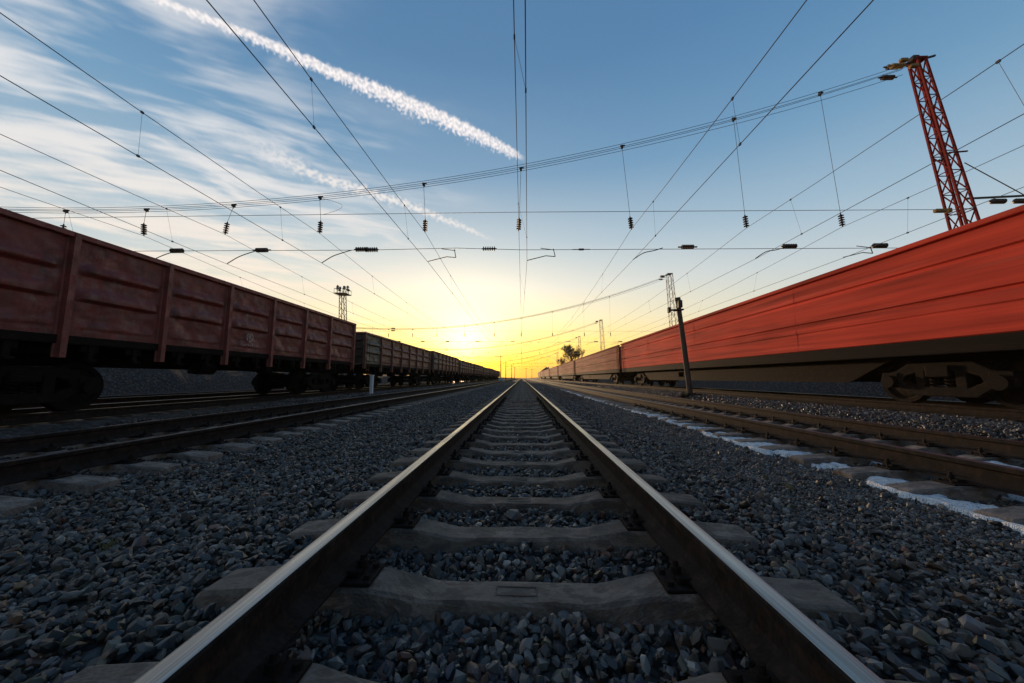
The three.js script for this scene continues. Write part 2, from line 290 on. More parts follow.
const fasteningG = (() => {                                     // tie plate, two bolts with nuts and clamps
  const l = [box(.36, .016, .16, 0, .200, 0, .004)];
  for (const s of [-1, 1]) { l.push(box(.07, .022, .10, s * .085, .226, 0, .005), rod(V(s * .112, .2, 0), V(s * .112, .285, 0), .011, .011, 8)); const n = new THREE.CylinderGeometry(.021, .021, .024, 6); n.translate(s * .112, .25, 0); l.push(n); l.push(rod(V(s * .155, .2, .045), V(s * .155, .225, .045), .016, .013, 6), rod(V(s * .155, .2, -.045), V(s * .155, .225, -.045), .016, .013, 6)); }
  return join(l);
})();
const castMarkG = join([box(.18, .004, .006, 0, 0, -.03), box(.18, .004, .006, 0, 0, .03), box(.006, .004, .054, -.087, 0, 0), box(.006, .004, .054, .087, 0, 0)]);
const jitterOf = (k, s) => { const v = Math.sin(k * 127.1 + s * 311.7) * 43758.5453; return v - Math.floor(v) - .5; };
const sleeperMats = [M.concrete, M.concreteB, M.concreteC];
const sleeperSpots = {};
function track(key, y, z0, spacing, single, clips, label) {
  const X = TR[key], root = thing('railway_track', label, 'railway track', [X, y, 0], 'parallel railway tracks of the yard'); sleeperSpots[key] = [];
  for (const s of [-1, 1]) { const r = part('rail', railG, M.railSide, root); r.position.set(s * .795, .215, 0); part('running_surface', runG, key === 'main' ? M.railTop : M.railTopDull, r); }
  for (let k = 0; k < single; k++) {
    const Z = z0 + k * spacing + jitterOf(k, X) * .03, near = Z < 14;
    const s = part('sleeper', near ? sleeperG[k % 5] : sleeperSimple, key === 'main' ? sleeperMats[Math.abs(Math.floor(jitterOf(k, 3 + X) * 97)) % 3] : M.concreteSide, root);
    s.position.set(jitterOf(k, 5 + X) * .04, jitterOf(k, 6 + X) * .012, -Z); s.rotation.y = jitterOf(k, 7 + X) * .018 + (k % 2 ? Math.PI : 0);
    if (k < clips) { for (const e of [-1, 1]) { const f = part('rail_fastening', fasteningG, M.iron, s); f.position.set(e * .795, 0, 0); } if (key === 'main' && k < 12 && k % 5 !== 2) { const m = part('cast_mark', castMarkG, M.concrete, s); m.position.set(.0, .1465, 0); } }
    if (Z < 30) sleeperSpots[key].push(Z);
  }
  const rest = Math.round((RZ1 - z0) / spacing) - single;
  if (rest > 0) { const im = new THREE.InstancedMesh(sleeperSimple, M.concrete, rest), m = new THREE.Matrix4(); for (let k = 0; k < rest; k++) im.setMatrixAt(k, m.makeTranslation(0, 0, -(z0 + (single + k) * spacing))); im.name = 'distant_sleepers'; im.userData.kind = 'stuff'; root.add(im); }
  return root;
}
track('main', 0, 1.045, .5515, 260, 26, 'middle railway track with worn silver rails running straight away from the camera');
track('left', 0, 1.45, .515, 150, 18, 'dark empty railway track between the middle track and the brown open wagons');
track('right', 0, 1.95, .53, 150, 18, 'railway track with snow along its sleepers, right of the middle track');
track('wagons', 0, 3.0, .55, 60, 0, 'railway track that carries the brown open wagons on the left');
track('train', .10, 3.4, .53, 90, 0, 'railway track under the long red freight train');
track('farLeft', 0, 4.0, .55, 40, 0, 'railway track glimpsed beneath and behind the brown wagons');

// ------------------------------------------------------------------ loose ballast stones
const snowMask = (X, Z) => {                                    // where snow lies
  const a = smooth(.10, .32, fbm(X * 1.1 + 40, Z * .55, 3) * .6 + .56 - Math.abs(X - 3.3) * 1.1 - 1.2 * smooth(3.12, 2.85, X + .12 * n2(Z * 1.3, 7)) - .08 * smooth(.0, .5, n2(Z * .31, 3)) + .17 * n2(X * 3.4, Z * 3) + .10 * n2(X * 9, Z * 9)) * (X < 3.62 ? 1 : 0);
  const b = smooth(.16, .36, fbm(X * 1.3 + 90, Z * .6 + 7, 3) + .20 + .1 * n2(X * 5, Z * 5)) * smooth(3.75, 3.85, X) * smooth(5.2, 5.0, X);
  const c = smooth(.14, .36, fbm(X * 1.2 + 140, Z * .7, 3) + .24 - Math.abs(X - 8.2) * .9 + .12 * n2(X * 4, Z * 4)) * smooth(7.7, 7.9, X) * smooth(8.85, 8.7, X);
  return Math.max(a * smooth(34, 20, Z), b * smooth(24, 10, Z) * .9, c * smooth(40, 15, Z));
};
{
  const stoneG = [];
  for (let v = 0; v < 10; v++) {
    const n = v < 6 ? 10 + v : 13 + v, pts = [];
    for (let i = 0; i < n; i++) { const y = 1 - 2 * (i + .5) / n, a = i * 2.39996 + rr(-.5, .5), r = Math.sqrt(1 - y * y), q = rr(.66, 1.1); pts.push(V(Math.cos(a) * r * q, y * q * rr(.8, 1), Math.sin(a) * r * q)); }
    const g = new ConvexGeometry(pts); stoneG.push(v < 6 ? g : toCreasedNormals(g, .32));
  }
  const stoneMap = tex(256, (u, v) => { const k = .8 + tfbm(u, v, 8, 8, 4, 5) * .5; return [k, k, k]; });
  const stoneMat = std({ color: 0xffffff, roughness: .5, bumpMap: grainBump, bumpScale: .003 });
  const bins = stoneG.map(() => []);
  const nearSleeper = (X, Z) => { for (const [key, half] of [['main', 1.38], ['left', 1.38], ['right', 1.38]]) if (Math.abs(X - TR[key]) < half) for (const s of sleeperSpots[key]) if (Math.abs(Z - s) < .095) return true; return false; };
  const onRail = X => { for (const k of ['main', 'left', 'right', 'train', 'wagons']) if (Math.abs(Math.abs(X - TR[k]) - .795) < .08) return true; return false; };
  const m = new THREE.Matrix4(), q = new THREE.Quaternion(), e = new THREE.Euler();
  function scatter(x0, x1, z0, z1, density, s0, s1, vars, layers = 1, keep = null) {
    const N = Math.round((x1 - x0) * (z1 - z0) * density);
    for (let i = 0; i < N; i++) {
      const X = rr(x0, x1), Z = rr(z0, z1); if (Math.abs(X) > Z * 1.75 + .8) continue; if (keep && !keep(X, Z)) continue;
      let s = lerp(s0 * .8, s1, Math.pow(rnd(), 1.5)) * .5; if (rnd() < .06) s *= 1.3;
      const onS = nearSleeper(X, Z); if (onS) continue;
      if (onRail(X) && s > .02) s = .018;
      if (snowMask(X, Z) > .35 && rnd() < .86) continue;
      const lift = rnd(), y = groundY(X, Z) - .012 + s * (lift * 1.15 - .35);
      e.set(rr(0, 6.28), rr(0, 6.28), rr(0, 6.28)); q.setFromEuler(e);
      m.compose(V(X, y, -Z), q, V(s * rr(.9, 1.4), s * rr(.55, .85), s * rr(.7, 1.05)));
      const t = stoneTints[Math.floor(rnd() * stoneTints.length)], k = (.42 + 1.1 * Math.pow(rnd(), 1.4)) * (s1 < .04 ? 1.75 : 1.12), c = rnd() < .03 ? [.11, .052, .034] : [t[0] * 1.06, t[1], t[2] * .93];
      bins[vars[Math.floor(rnd() * vars.length)]].push([m.clone(), c[0] * k, c[1] * k, c[2] * k]);
    }
  }
  // the largest stones nearest the camera are pieces of their own
  const single = (list) => {
    const ground = scene.getObjectByName('ground'), mats = {};
    const cand = []; list.forEach((b, i) => b.forEach((x, k) => { const p = x[0].elements; if (-p[14] > .85 && -p[14] < 3.2 && Math.abs(p[12]) < -p[14] * 1.45) cand.push([Math.hypot(p[0], p[1], p[2]) / -p[14], i, k]); }));
    cand.sort((a, b) => b[0] - a[0]);
    for (const [, i, k] of cand.slice(0, 300)) { const x = list[i][k], q = [x[1], x[2], x[3]].map(c => Math.max(1, Math.round(c * 60)) / 60), id = q.join(); mats[id] ??= std({ color: col(...q), roughness: .5, bumpMap: grainBump, bumpScale: .003 }); const o = part('stone', stoneG[i], mats[id], ground); x[0].decompose(o.position, o.quaternion, o.scale); x.gone = true; }
    return list.map(b => b.filter(x => !x.gone));
  };
  const fine = (X, Z) => smooth(1.65, 2.1, X + .12 * n2(Z * .7, X)) > rnd() && X < 3.9;
  const coarse = (X, Z) => !(X > 1.9 && X < 3.6) || rnd() < .12;
  const hi = [6, 7, 8, 9, 0, 1], lo = [0, 1, 2, 3, 4, 5];
  scatter(-4.2, 4.2, .55, 2.4, 1350, .030, .068, hi, 1, coarse);
  scatter(-6.6, 6.6, 2.4, 5.5, 1150, .030, .066, hi, 1, coarse);
  scatter(-6.8, 8.4, 5.5, 11, 800, .034, .070, lo, 1, coarse);
  scatter(-8.6, 8.8, 11, 24, 430, .042, .080, lo, 1, coarse);
  scatter(-8.6, 8.8, 24, 55, 150, .06, .10, lo, 1);
  scatter(1.6, 3.9, 1.2, 6, 4200, .014, .032, lo, 1, fine);
  scatter(1.6, 3.9, 6, 14, 2200, .018, .036, lo, 1, fine);
  scatter(6.0, 8.0, 4.0, 12, 1300, .016, .036, lo, 1);
  const group = new THREE.Group(); group.name = numbered('ballast_stones'); scene.add(group); tag(group, 'loose grey ballast stones spread between and around the rails', 'ballast', null, 'stuff');
  const cc = new THREE.Color(); let total = 0;
  single(bins).forEach((b, i) => { const im = new THREE.InstancedMesh(stoneG[i], stoneMat, b.length); b.forEach((r, k) => { im.setMatrixAt(k, r[0]); im.setColorAt(k, cc.setRGB(r[1], r[2], r[3])); }); im.name = 'stones'; im.userData.kind = 'stuff'; total += b.length; group.add(im); });
  console.log('stones', total);
  // a few stones that stand out from the rest
  const special = [[-.07, .15, 2.40, .05, [.13, .12, .11], 'pale fist-sized stone resting between two sleepers of the middle track'], [-2.62, .105, 1.78, .024, [.17, .05, .036], 'reddish stone lying in the ballast left of the middle track'], [-2.32, .105, 1.62, .022, [.17, .10, .045], 'ochre stone lying in the ballast left of the middle track'], [2.05, .14, 2.0, .026, [.16, .07, .045], 'rust-red stone lying in the ballast right of the middle track']];
  special.forEach(([X, y, Z, r, c, label], i) => { const g = stoneG[6 + i].clone(); g.scale(r * 1.25, r * .9, r); const o = top('stone', g, std({ color: col(...c), roughness: .7, bumpMap: grainBump, bumpScale: .003 }), label, 'stone'); o.position.set(X, y, -Z); o.rotation.y = i * 1.3; });
}

// ------------------------------------------------------------------ snow left beside the sleepers
{
  const geos = [];
  const sheet = (x0, x1, z0, z1, dx, dz, yTop) => {
    const nx = Math.round((x1 - x0) / dx), nz = Math.round((z1 - z0) / dz), pos = [], uv = [], idx = [];
    for (let j = 0; j <= nz; j++) for (let i = 0; i <= nx; i++) { const X = lerp(x0, x1, i / nx), Z = lerp(z0, z1, j / nz), m = snowMask(X, Z); pos.push(X, lerp(groundY(X, Z) - .06, yTop(X, Z) + .008 * n2(X * 9, Z * 9) + .004 * n2(X * 25, Z * 25), smooth(0, .55, m)), -Z); uv.push(X * 2, Z * 2); }
    for (let j = 0; j < nz; j++) for (let i = 0; i < nx; i++) { const a = j * (nx + 1) + i, b = a + nx + 1; if (Math.max(pos[a * 3 + 1], pos[b * 3 + 1], pos[a * 3 + 4]) < .075) continue; idx.push(a, a + 1, b, a + 1, b + 1, b); }
    const g = new THREE.BufferGeometry(); g.setAttribute('position', new THREE.Float32BufferAttribute(pos, 3)); g.setAttribute('uv', new THREE.Float32BufferAttribute(uv, 2)); g.setIndex(idx); g.computeVertexNormals(); geos.push(g);
  };
  sheet(2.5, 3.66, 1.4, 34, .03, .035, (X, Z) => groundY(X, Z) + .012 + .016 * snowMask(X, Z));
  sheet(3.75, 5.2, 2.0, 24, .04, .04, (X, Z) => groundY(X, Z) + .03);
  sheet(7.7, 8.86, 4.2, 40, .045, .05, (X, Z) => groundY(X, Z) + .02);
  top('snow', geos, M.snow, 'thin patches of old snow lying between the sleepers on the right', 'snow', null, 'stuff');
}

// ------------------------------------------------------------------ freight wagons
const wheelG = (() => { const p = [[0, -.03], [.10, -.05], [.13, -.09], [.16, -.03], [.36, .0], [.40, -.045], [.475, -.05], [.468, .06], [.50, .075], [.50, .095], [.40, .09], [.36, .03], [.16, .03], [.12, .06], [0, .06]].map(q => new THREE.Vector2(q[0], q[1])); const g = new THREE.LatheGeometry(p, 28); g.rotateZ(Math.PI / 2); return toCreasedNormals(g, .6); })();
const axleG = rod(V(-1.1, 0, 0), V(1.1, 0, 0), .075, .075, 10);
const bogieG = (() => {
  const l = [], s = new THREE.Shape([[-1.12, .40], [-1.12, .62], [-.80, .70], [-.55, .86], [.55, .86], [.80, .70], [1.12, .62], [1.12, .40], [.78, .38], [.55, .20], [-.55, .20], [-.78, .38]].map(p => new THREE.Vector2(...p)));
  const hole = (pts) => s.holes.push(new THREE.Path(pts.map(p => new THREE.Vector2(...p))));
  hole([[-.27, .36], [.27, .36], [.27, .72], [-.27, .72]]); hole([[-.70, .48], [-.42, .34], [-.42, .68], [-.62, .62]]); hole([[.70, .48], [.62, .62], [.42, .68], [.42, .34]]);
  for (const e of [-1, 1]) { const g = new THREE.ExtrudeGeometry(s, { depth: .13, bevelEnabled: true, bevelSize: .015, bevelThickness: .015, bevelSegments: 1 }); g.rotateY(Math.PI / 2); g.translate(e * 1.02 - .065, 0, 0); l.push(g);
    for (const z of [-.925, .925]) { const b = new THREE.CylinderGeometry(.14, .14, .2, 14); b.rotateZ(Math.PI / 2); b.translate(e * 1.1, .475, z); l.push(b); l.push(box(.2, .12, .34, e * 1.02, .62, z, .02)); } }
  l.push(box(2.3, .24, .42, 0, .70, 0, .03), box(1.9, .08, .10, 0, .34, .48), box(1.9, .08, .10, 0, .34, -.48));
  return join(l);
})();
const springG = (() => { const l = []; for (const e of [-1, 1]) for (const z of [-.13, .13]) { class C extends THREE.Curve { getPoint(t) { return V(e * 1.02 + Math.cos(t * 31.4) * .075, .28 + t * .34, z + Math.sin(t * 31.4) * .075); } } l.push(new THREE.TubeGeometry(new C(), 60, .016, 5)); } return join(l); })();
function bogie(root, z) {
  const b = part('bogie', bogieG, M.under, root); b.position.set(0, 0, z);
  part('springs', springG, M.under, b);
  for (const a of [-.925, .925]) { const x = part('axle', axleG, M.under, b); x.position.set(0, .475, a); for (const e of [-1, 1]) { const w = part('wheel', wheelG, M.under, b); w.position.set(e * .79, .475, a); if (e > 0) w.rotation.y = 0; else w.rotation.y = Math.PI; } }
}
function coupler(root, z, e) { part('coupler', [box(.22, .26, .55, 0, 1.02, z + e * .28, .03), box(.34, .3, .24, 0, 1.02, z + e * .6, .06), rod(V(.35, .95, z), V(.32, .55, z + e * .35), .025, .02, 6), box(.5, .35, .06, 0, 1.05, z + e * .03)], M.under, root); }
// pressed side panel: two horizontal ridges and shallow dents
const panelGs = {};
function panelGeometry(wd, ht, v, dents = 1) {
  const key = wd.toFixed(2) + '_' + ht.toFixed(2) + '_' + v + '_' + dents; if (panelGs[key]) return panelGs[key];
  const nx = 28, ny = 64, pos = [], uv = [], idx = [];
  const ridge = (y, c, h) => smooth(c - h, c - h * .72, y) * smooth(c + h * 1.6, c - h * .2, y);
  for (let j = 0; j <= ny; j++) for (let i = 0; i <= nx; i++) {
    const z = (i / nx - .5) * wd, y = j / ny * ht, edge = smooth(wd / 2 - .10, wd / 2 - .24, Math.abs(z));
    let x = .085 * edge * Math.max(ridge(y, ht * .70, .10), ridge(y, ht * .44, .13)) + .02 * edge * ridge(y, ht * .14, .08);
    x += dents * (.022 * n2(z * 1.3 + v * 7, y * 1.5 + v) + .009 * n2(z * 4 + v * 3, y * 5)) * smooth(0, .2, y) * smooth(ht, ht - .2, y) * smooth(wd / 2, wd / 2 - .2, Math.abs(z));
    pos.push(x, y, z); uv.push((z + v * .83) / 2.3, (y + v * .41) / 2.3);
  }
  for (let j = 0; j < ny; j++) for (let i = 0; i < nx; i++) { const a = j * (nx + 1) + i, b = a + nx + 1; idx.push(a, b, a + 1, a + 1, b, b + 1); }
  const g = new THREE.BufferGeometry(); g.setAttribute('position', new THREE.Float32BufferAttribute(pos, 3)); g.setAttribute('uv', new THREE.Float32BufferAttribute(uv, 2)); g.setIndex(idx); g.computeVertexNormals();
  return panelGs[key] = join([g, box(.03, ht, wd, -.045, ht / 2, 0)]);
}
function uvScale(g, k) { const u = g.attributes.uv, p = g.attributes.position, n = g.attributes.normal; for (let i = 0; i < u.count; i++) { const ax = Math.abs(n.getX(i)), ay = Math.abs(n.getY(i)); if (ax > .5) u.setXY(i, p.getZ(i) / k, p.getY(i) / k); else if (ay > .5) u.setXY(i, p.getX(i) / k, p.getZ(i) / k); else u.setXY(i, p.getX(i) / k, p.getY(i) / k); } return g; }
const postG = (() => { const s = new THREE.Shape([[-.10, 0], [-.075, .02], [-.05, .10], [.05, .10], [.075, .02], [.10, 0]].map(p => new THREE.Vector2(...p))); const g = new THREE.ExtrudeGeometry(s, { depth: 1, bevelEnabled: false }); g.rotateX(-Math.PI / 2); g.rotateY(-Math.PI / 2); return g; })();  // 1 m tall, faces +x
function gondola(sideM, postM, topY, label, opt = {}) {
  const root = thing('open_wagon', label, 'freight wagon', [0, 0, 0], 'brown open wagons standing in a row on the left');
  const L = 13.3, bays = 7, y0 = 1.42, ht = topY - y0, hx = 1.45, bay = 1.76, cut = [0, 2.25, 4.01, 5.77, 7.53, 9.29, 11.05, 13.3];
  for (const e of [1, -1]) {
    for (let k = 0; k < bays; k++) { const p = part('side_panel', panelGeometry(cut[k + 1] - cut[k] - .04, ht - .05, (k * 3 + (e > 0 ? 0 : 5) + (opt.v || 0)) % 6, opt.dents ?? 1), opt.first && k === bays - 1 && opt.endM ? opt.endM : sideM, root); p.position.set(e * hx, y0, (cut[k] + cut[k + 1]) / 2 - L / 2); if (e < 0) p.rotation.y = Math.PI; }
    for (let k = 0; k <= bays; k++) {
      const g = postG.clone(), cnr = k === 0 || k === bays; g.scale(cnr ? .9 : 1, ht + (cnr ? .25 : .38), cnr ? 1.4 : .95); g.translate(0, y0 - (cnr ? .25 : .38), 0); uvScale(g, 2.1);
      const p = part('post', g, postM, root); p.position.set(e * (hx + .002), 0, cut[k] - L / 2 + (k === 0 ? .09 : k === bays ? -.09 : 0)); if (e < 0) p.rotation.y = Math.PI;
    }
    part('top_rail', uvScale(box(.16, .11, L + .06, e * (hx + .01), topY - .03, 0, .02), 2), postM, root);
    part('side_sill', uvScale(box(.12, .16, L, e * (hx - .02), y0 - .04, 0, .015), 2), M.under, root);
    for (let k = 0; k < bays; k++) for (const f of [.28, .72]) part('hatch_bracket', hatchG, M.under, root).position.set(e * (hx - .03), y0 - .12, lerp(cut[k], cut[k + 1], f) - L / 2);
  }
  for (const e of [1, -1]) {
    const w = part('end_wall', uvScale(box(2 * hx - .06, ht - .06, .05, 0, y0 + ht / 2, e * (L / 2 - .04)), 2.1), opt.endM || sideM, root);
    for (const y of [.28, .52, .78]) part('rib', uvScale(box(2 * hx - .12, .12, .07, 0, y0 + ht * y, e * (L / 2 + .02), .02), 2), opt.endM || postM, w);
    for (const x of [-.8, 0, .8]) part('end_post', uvScale(box(.14, ht - .05, .10, x, y0 + ht / 2, e * (L / 2 + .05), .02), 2), opt.endM || postM, root);
    part('end_rail', uvScale(box(2 * hx - .1, .11, .14, 0, topY - .032, e * (L / 2 - .03), .02), 2), postM, root);
    const lad = part('ladder', [...[0, .32, .64, .96, 1.28, 1.6].map(y => rod(V(hx + .13, y0 - .3 + y, e * (L / 2 - .46)), V(hx + .13, y0 - .3 + y, e * (L / 2 - .16)), .012, .012, 6)), box(.09, .02, .02, hx + .09, y0 + .02, e * (L / 2 - .46)), rod(V(hx + .13, y0 - .42, e * (L / 2 - .46)), V(hx + .13, y0 + 1.4, e * (L / 2 - .46)), .012, .012, 6), rod(V(hx + .13, y0 - .42, e * (L / 2 - .16)), V(hx + .13, y0 + 1.4, e * (L / 2 - .16)), .012, .012, 6)], postM, root);
    coupler(root, e * (L / 2 + .05), e); bogie(root, e * (L / 2 - 2.1));
  }
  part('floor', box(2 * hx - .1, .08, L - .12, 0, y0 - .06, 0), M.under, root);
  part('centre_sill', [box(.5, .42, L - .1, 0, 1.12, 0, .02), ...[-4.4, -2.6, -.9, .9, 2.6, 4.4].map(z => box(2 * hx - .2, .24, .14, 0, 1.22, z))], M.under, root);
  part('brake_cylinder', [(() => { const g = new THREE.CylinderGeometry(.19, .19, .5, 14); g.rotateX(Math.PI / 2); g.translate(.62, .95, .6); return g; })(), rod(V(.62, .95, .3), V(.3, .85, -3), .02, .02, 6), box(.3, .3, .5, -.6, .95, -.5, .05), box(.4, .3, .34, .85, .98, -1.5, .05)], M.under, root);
  return root;
}
const hatchG = join([box(.06, .30, .09, 0, -.13, 0, .01), box(.16, .05, .14, .02, -.30, 0, .01), box(.05, .16, .30, -.03, -.06, 0, .01)]);
const ordinal = ['first', 'second', 'third', 'fourth', 'fifth', 'sixth', 'seventh', 'eighth', 'ninth', 'tenth', 'eleventh', 'twelfth'];
{
  const X = TR.wagons, L0 = 3.8, pitch = 14.4;
  const place = (o, k) => o.position.set(X, RAIL_TOP, -(L0 + 6.65 + k * pitch));
  const w0 = gondola(M.brownred, M.brownredPost, 3.41, 'large dark red open wagon nearest the camera on the left', { v: 0 }); place(w0, 0);
  // faded stencilled marks on one of its panels
  {
    const cv = document.createElement('canvas'); cv.width = 256; cv.height = 192; const c = cv.getContext('2d'); c.clearRect(0, 0, 256, 192); c.strokeStyle = 'rgb(255,255,255)'; c.fillStyle = 'rgb(255,255,255)'; c.lineWidth = 16; c.beginPath(); c.arc(128, 62, 40, 0, 7); c.stroke(); c.fillRect(98, 50, 60, 14); c.fillRect(120, 28, 16, 66); for (let i = 0; i < 8; i++) c.fillRect(20 + i * 28, 136, 16, 22 - (i % 3) * 4);
    const im = c.getImageData(0, 0, 256, 192), d = new Uint8Array(256 * 192 * 4);
    for (let j = 0; j < 192; j++) for (let i = 0; i < 256; i++) { const a = im.data[((191 - j) * 256 + i) * 4 + 3] / 255 * clamp(.62 + fbm(i * .03, j * .03, 4) * .7, 0, .85), k = (j * 256 + i) * 4; d[k] = d[k + 1] = d[k + 2] = a * 255; d[k + 3] = 255; }
    const t = new THREE.DataTexture(d, 256, 192); t.magFilter = THREE.LinearFilter; t.needsUpdate = true;
    const m = std({ color: col(.42, .30, .27), roughness: .8, alphaMap: t, transparent: true, polygonOffset: true, polygonOffsetFactor: -1 });
    const g = new THREE.PlaneGeometry(.78, .58); g.rotateY(Math.PI / 2); const o = part('stencilled_mark', g, m, w0); o.position.set(1.456, 1.82, -(9.65 + 0.75 - (L0 + 6.65)) ); tag(o, 'faded white round stencil with a line of marks');
    o.position.x = 1.50;
  }
  const w1 = gondola(M.brown, M.brownPost, 3.14, 'dark olive-ended open wagon, second in the row on the left', { v: 2, endM: M.olive, first: true, dents: .7 }); place(w1, 1);
  for (let k = 2; k < 9; k++) { const o = w1.clone(); o.name = numbered('open_wagon'); scene.add(o); o.userData = { ...w1.userData, label: k < 8 ? `brown open wagon, ${ordinal[k]} from the camera in the left-hand row` : 'farthest brown open wagon at the end of the left-hand row' }; place(o, k); o.scale.y = [1, 1, 1.035, 1, 1.02, .99, 1.03, 1, 1.01][k]; }
}
// long red wagons with horizontally ribbed sides
function redWagon(sideM, label) {
  const root = thing('red_wagon', label, 'freight wagon', [0, 0, 0], 'red wagons of the train on the right');
  const L = 23.8, y0 = 1.32, topY = 3.32, hx = 1.50, ht = topY - y0;
  // outline of the side seen from the end: shallow pressed bands with grooves between them
  const prof = [[0, 0], [.03, .02], [.03, .50], [.055, .53], [.055, .70], [0, .735], [0, .775], [.05, .80], [.05, 1.36], [.0, 1.40], [.0, 1.445], [.045, 1.475], [.045, 1.86], [.02, 1.88], [.02, 1.91]];
  for (const e of [1, -1]) {
    for (let k = 0; k < 4; k++) {
      const wd = L / 4 - .003, zc = (k + .5) * L / 4 - L / 2, N = 30, pos = [], uv = [], idx = [];
      for (let i = 0; i <= N; i++) prof.forEach(([x, y], j) => { const z = (i / N - .5) * wd, q = .012 * n2((z + zc) * .5 + k, y * 1.4 + e * 5) * smooth(0, .2, y) * smooth(1.9, 1.7, y); pos.push(e * (hx + x + q), y0 + y, z + zc); uv.push((z + zc) / 9 + e * .3, y / 2.6); });
      const n = prof.length; for (let i = 0; i < N; i++) for (let j = 0; j < n - 1; j++) { const a = i * n + j, b = a + n; e > 0 ? idx.push(a, a + 1, b, a + 1, b + 1, b) : idx.push(a, b, a + 1, a + 1, b, b + 1); }
      const g = new THREE.BufferGeometry(); g.setAttribute('position', new THREE.Float32BufferAttribute(pos, 3)); g.setAttribute('uv', new THREE.Float32BufferAttribute(uv, 2)); g.setIndex(idx);
      part('side_panel', [toCreasedNormals(g, .5), uvScale(box(.03, 1.9, wd, e * (hx - .03), y0 + .95, zc), 4)], sideM, root);
    }
    part('top_rail', uvScale(box(.19, .11, L, e * (hx + .015), topY - .035, 0, .025), 5), sideM, root);
    part('side_sill', box(.10, .30, L, e * (hx - .03), y0 - .15, 0, .015), M.under, root);
    const fb = new THREE.Shape([[-8.2, 0], [8.2, 0], [7.0, -.60], [-7.0, -.60]].map(p => new THREE.Vector2(...p))), fg = new THREE.ExtrudeGeometry(fb, { depth: .06, bevelEnabled: false }); fg.rotateY(Math.PI / 2); fg.translate(e * (hx - .35), 1.04, 0); part('truss_sill', fg, M.under, root);
  }
  for (const e of [1, -1]) {
    const w = part('end_wall', uvScale(box(2 * hx - .1, 1.88, .06, 0, y0 + .94, e * (L / 2 - .035)), 3), sideM, root);
    for (const y of [.25, .5, .75]) part('rib', uvScale(box(2 * hx - .2, .12, .06, 0, y0 + ht * y, e * (L / 2 + .025), .02), 3), sideM, w);
    for (const sx of [-1, 1]) part('ladder', [...[0, .3, .6, .9, 1.2, 1.5, 1.8].map(y => rod(V(sx * (hx + .09), y0 - .1 + y, e * (L / 2 - .52)), V(sx * (hx + .09), y0 - .1 + y, e * (L / 2 - .16)), .013, .013, 6)), rod(V(sx * (hx + .09), y0 - .3, e * (L / 2 - .52)), V(sx * (hx + .09), y0 + 1.85, e * (L / 2 - .52)), .013, .013, 6), rod(V(sx * (hx + .09), y0 - .3, e * (L / 2 - .16)), V(sx * (hx + .09), y0 + 1.85, e * (L / 2 - .16)), .013, .013, 6)], M.under, root);
    coupler(root, e * (L / 2 - .15), e); bogie(root, e * (L / 2 - 3.0));
  }
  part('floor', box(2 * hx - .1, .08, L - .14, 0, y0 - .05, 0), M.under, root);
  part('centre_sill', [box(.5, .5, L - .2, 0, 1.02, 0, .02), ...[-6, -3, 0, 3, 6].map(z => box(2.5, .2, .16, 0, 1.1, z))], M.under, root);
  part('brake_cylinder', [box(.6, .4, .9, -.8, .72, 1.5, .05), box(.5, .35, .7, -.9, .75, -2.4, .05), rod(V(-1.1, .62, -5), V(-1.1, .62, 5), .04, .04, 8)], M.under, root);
  return root;
}
{
  const X = TR.train, L0 = 4.3, pitch = 24.5, n = 7;
  const a = redWagon(M.red, 'long bright red wagon nearest the camera in the train on the right'); a.position.set(X, RAIL_TOP + .1, -(L0 + 11.9));
  const b = redWagon(M.redBrown, 'brownish red wagon, second from the camera in the train on the right'); b.position.set(X, RAIL_TOP + .1, -(L0 + 11.9 + pitch));
  for (let k = 2; k < n; k++) { const o = b.clone(); o.name = numbered('red_wagon'); scene.add(o); o.userData = { ...b.userData, label: k < n - 1 ? `brownish red wagon, ${ordinal[k]} from the camera in the train on the right` : 'farthest brownish red wagon of the train on the right' }; o.position.set(X, RAIL_TOP + .1, -(L0 + 11.9 + k * pitch)); }
}

// ------------------------------------------------------------------ overhead line: masts, headspans, wires
function insulatorG(n, r = .11, pitch = .105) {                 // string of discs hanging along -y from the origin
  const p = [[0, .06], [.02, .06]]; for (let k = 0; k < n; k++) { const y = -k * pitch; p.push([.03, y], [.045, y - .012], [r * .95, y - .045], [r, y - .06], [r * .55, y - .064], [.035, y - .075]); } p.push([.02, -n * pitch - .05], [0, -n * pitch - .05]);
  return toCreasedNormals(new THREE.LatheGeometry(p.map(q => new THREE.Vector2(...q)), 14), .7);
}
const insH = insulatorG(5), insX = (() => { const g = insulatorG(6, .115, .10); g.rotateZ(Math.PI / 2); g.translate(-.28, 0, 0); return g; })();
const insCyl = (() => { const l = []; for (let k = 0; k < 7; k++) { const c = new THREE.CylinderGeometry(.105, .105, .045, 14); c.rotateZ(Math.PI / 2); c.translate((k - 3) * .075, 0, 0); l.push(c); } l.push(rod(V(-.42, 0, 0), V(.42, 0, 0), .035, .035, 8)); return join(l); })();
const clampG = join([box(.10, .12, .16, 0, 0, 0, .015), box(.22, .05, .06, .03, .06, 0, .01), rod(V(0, -.14, 0), V(0, .02, 0), .015, .015, 6)]);
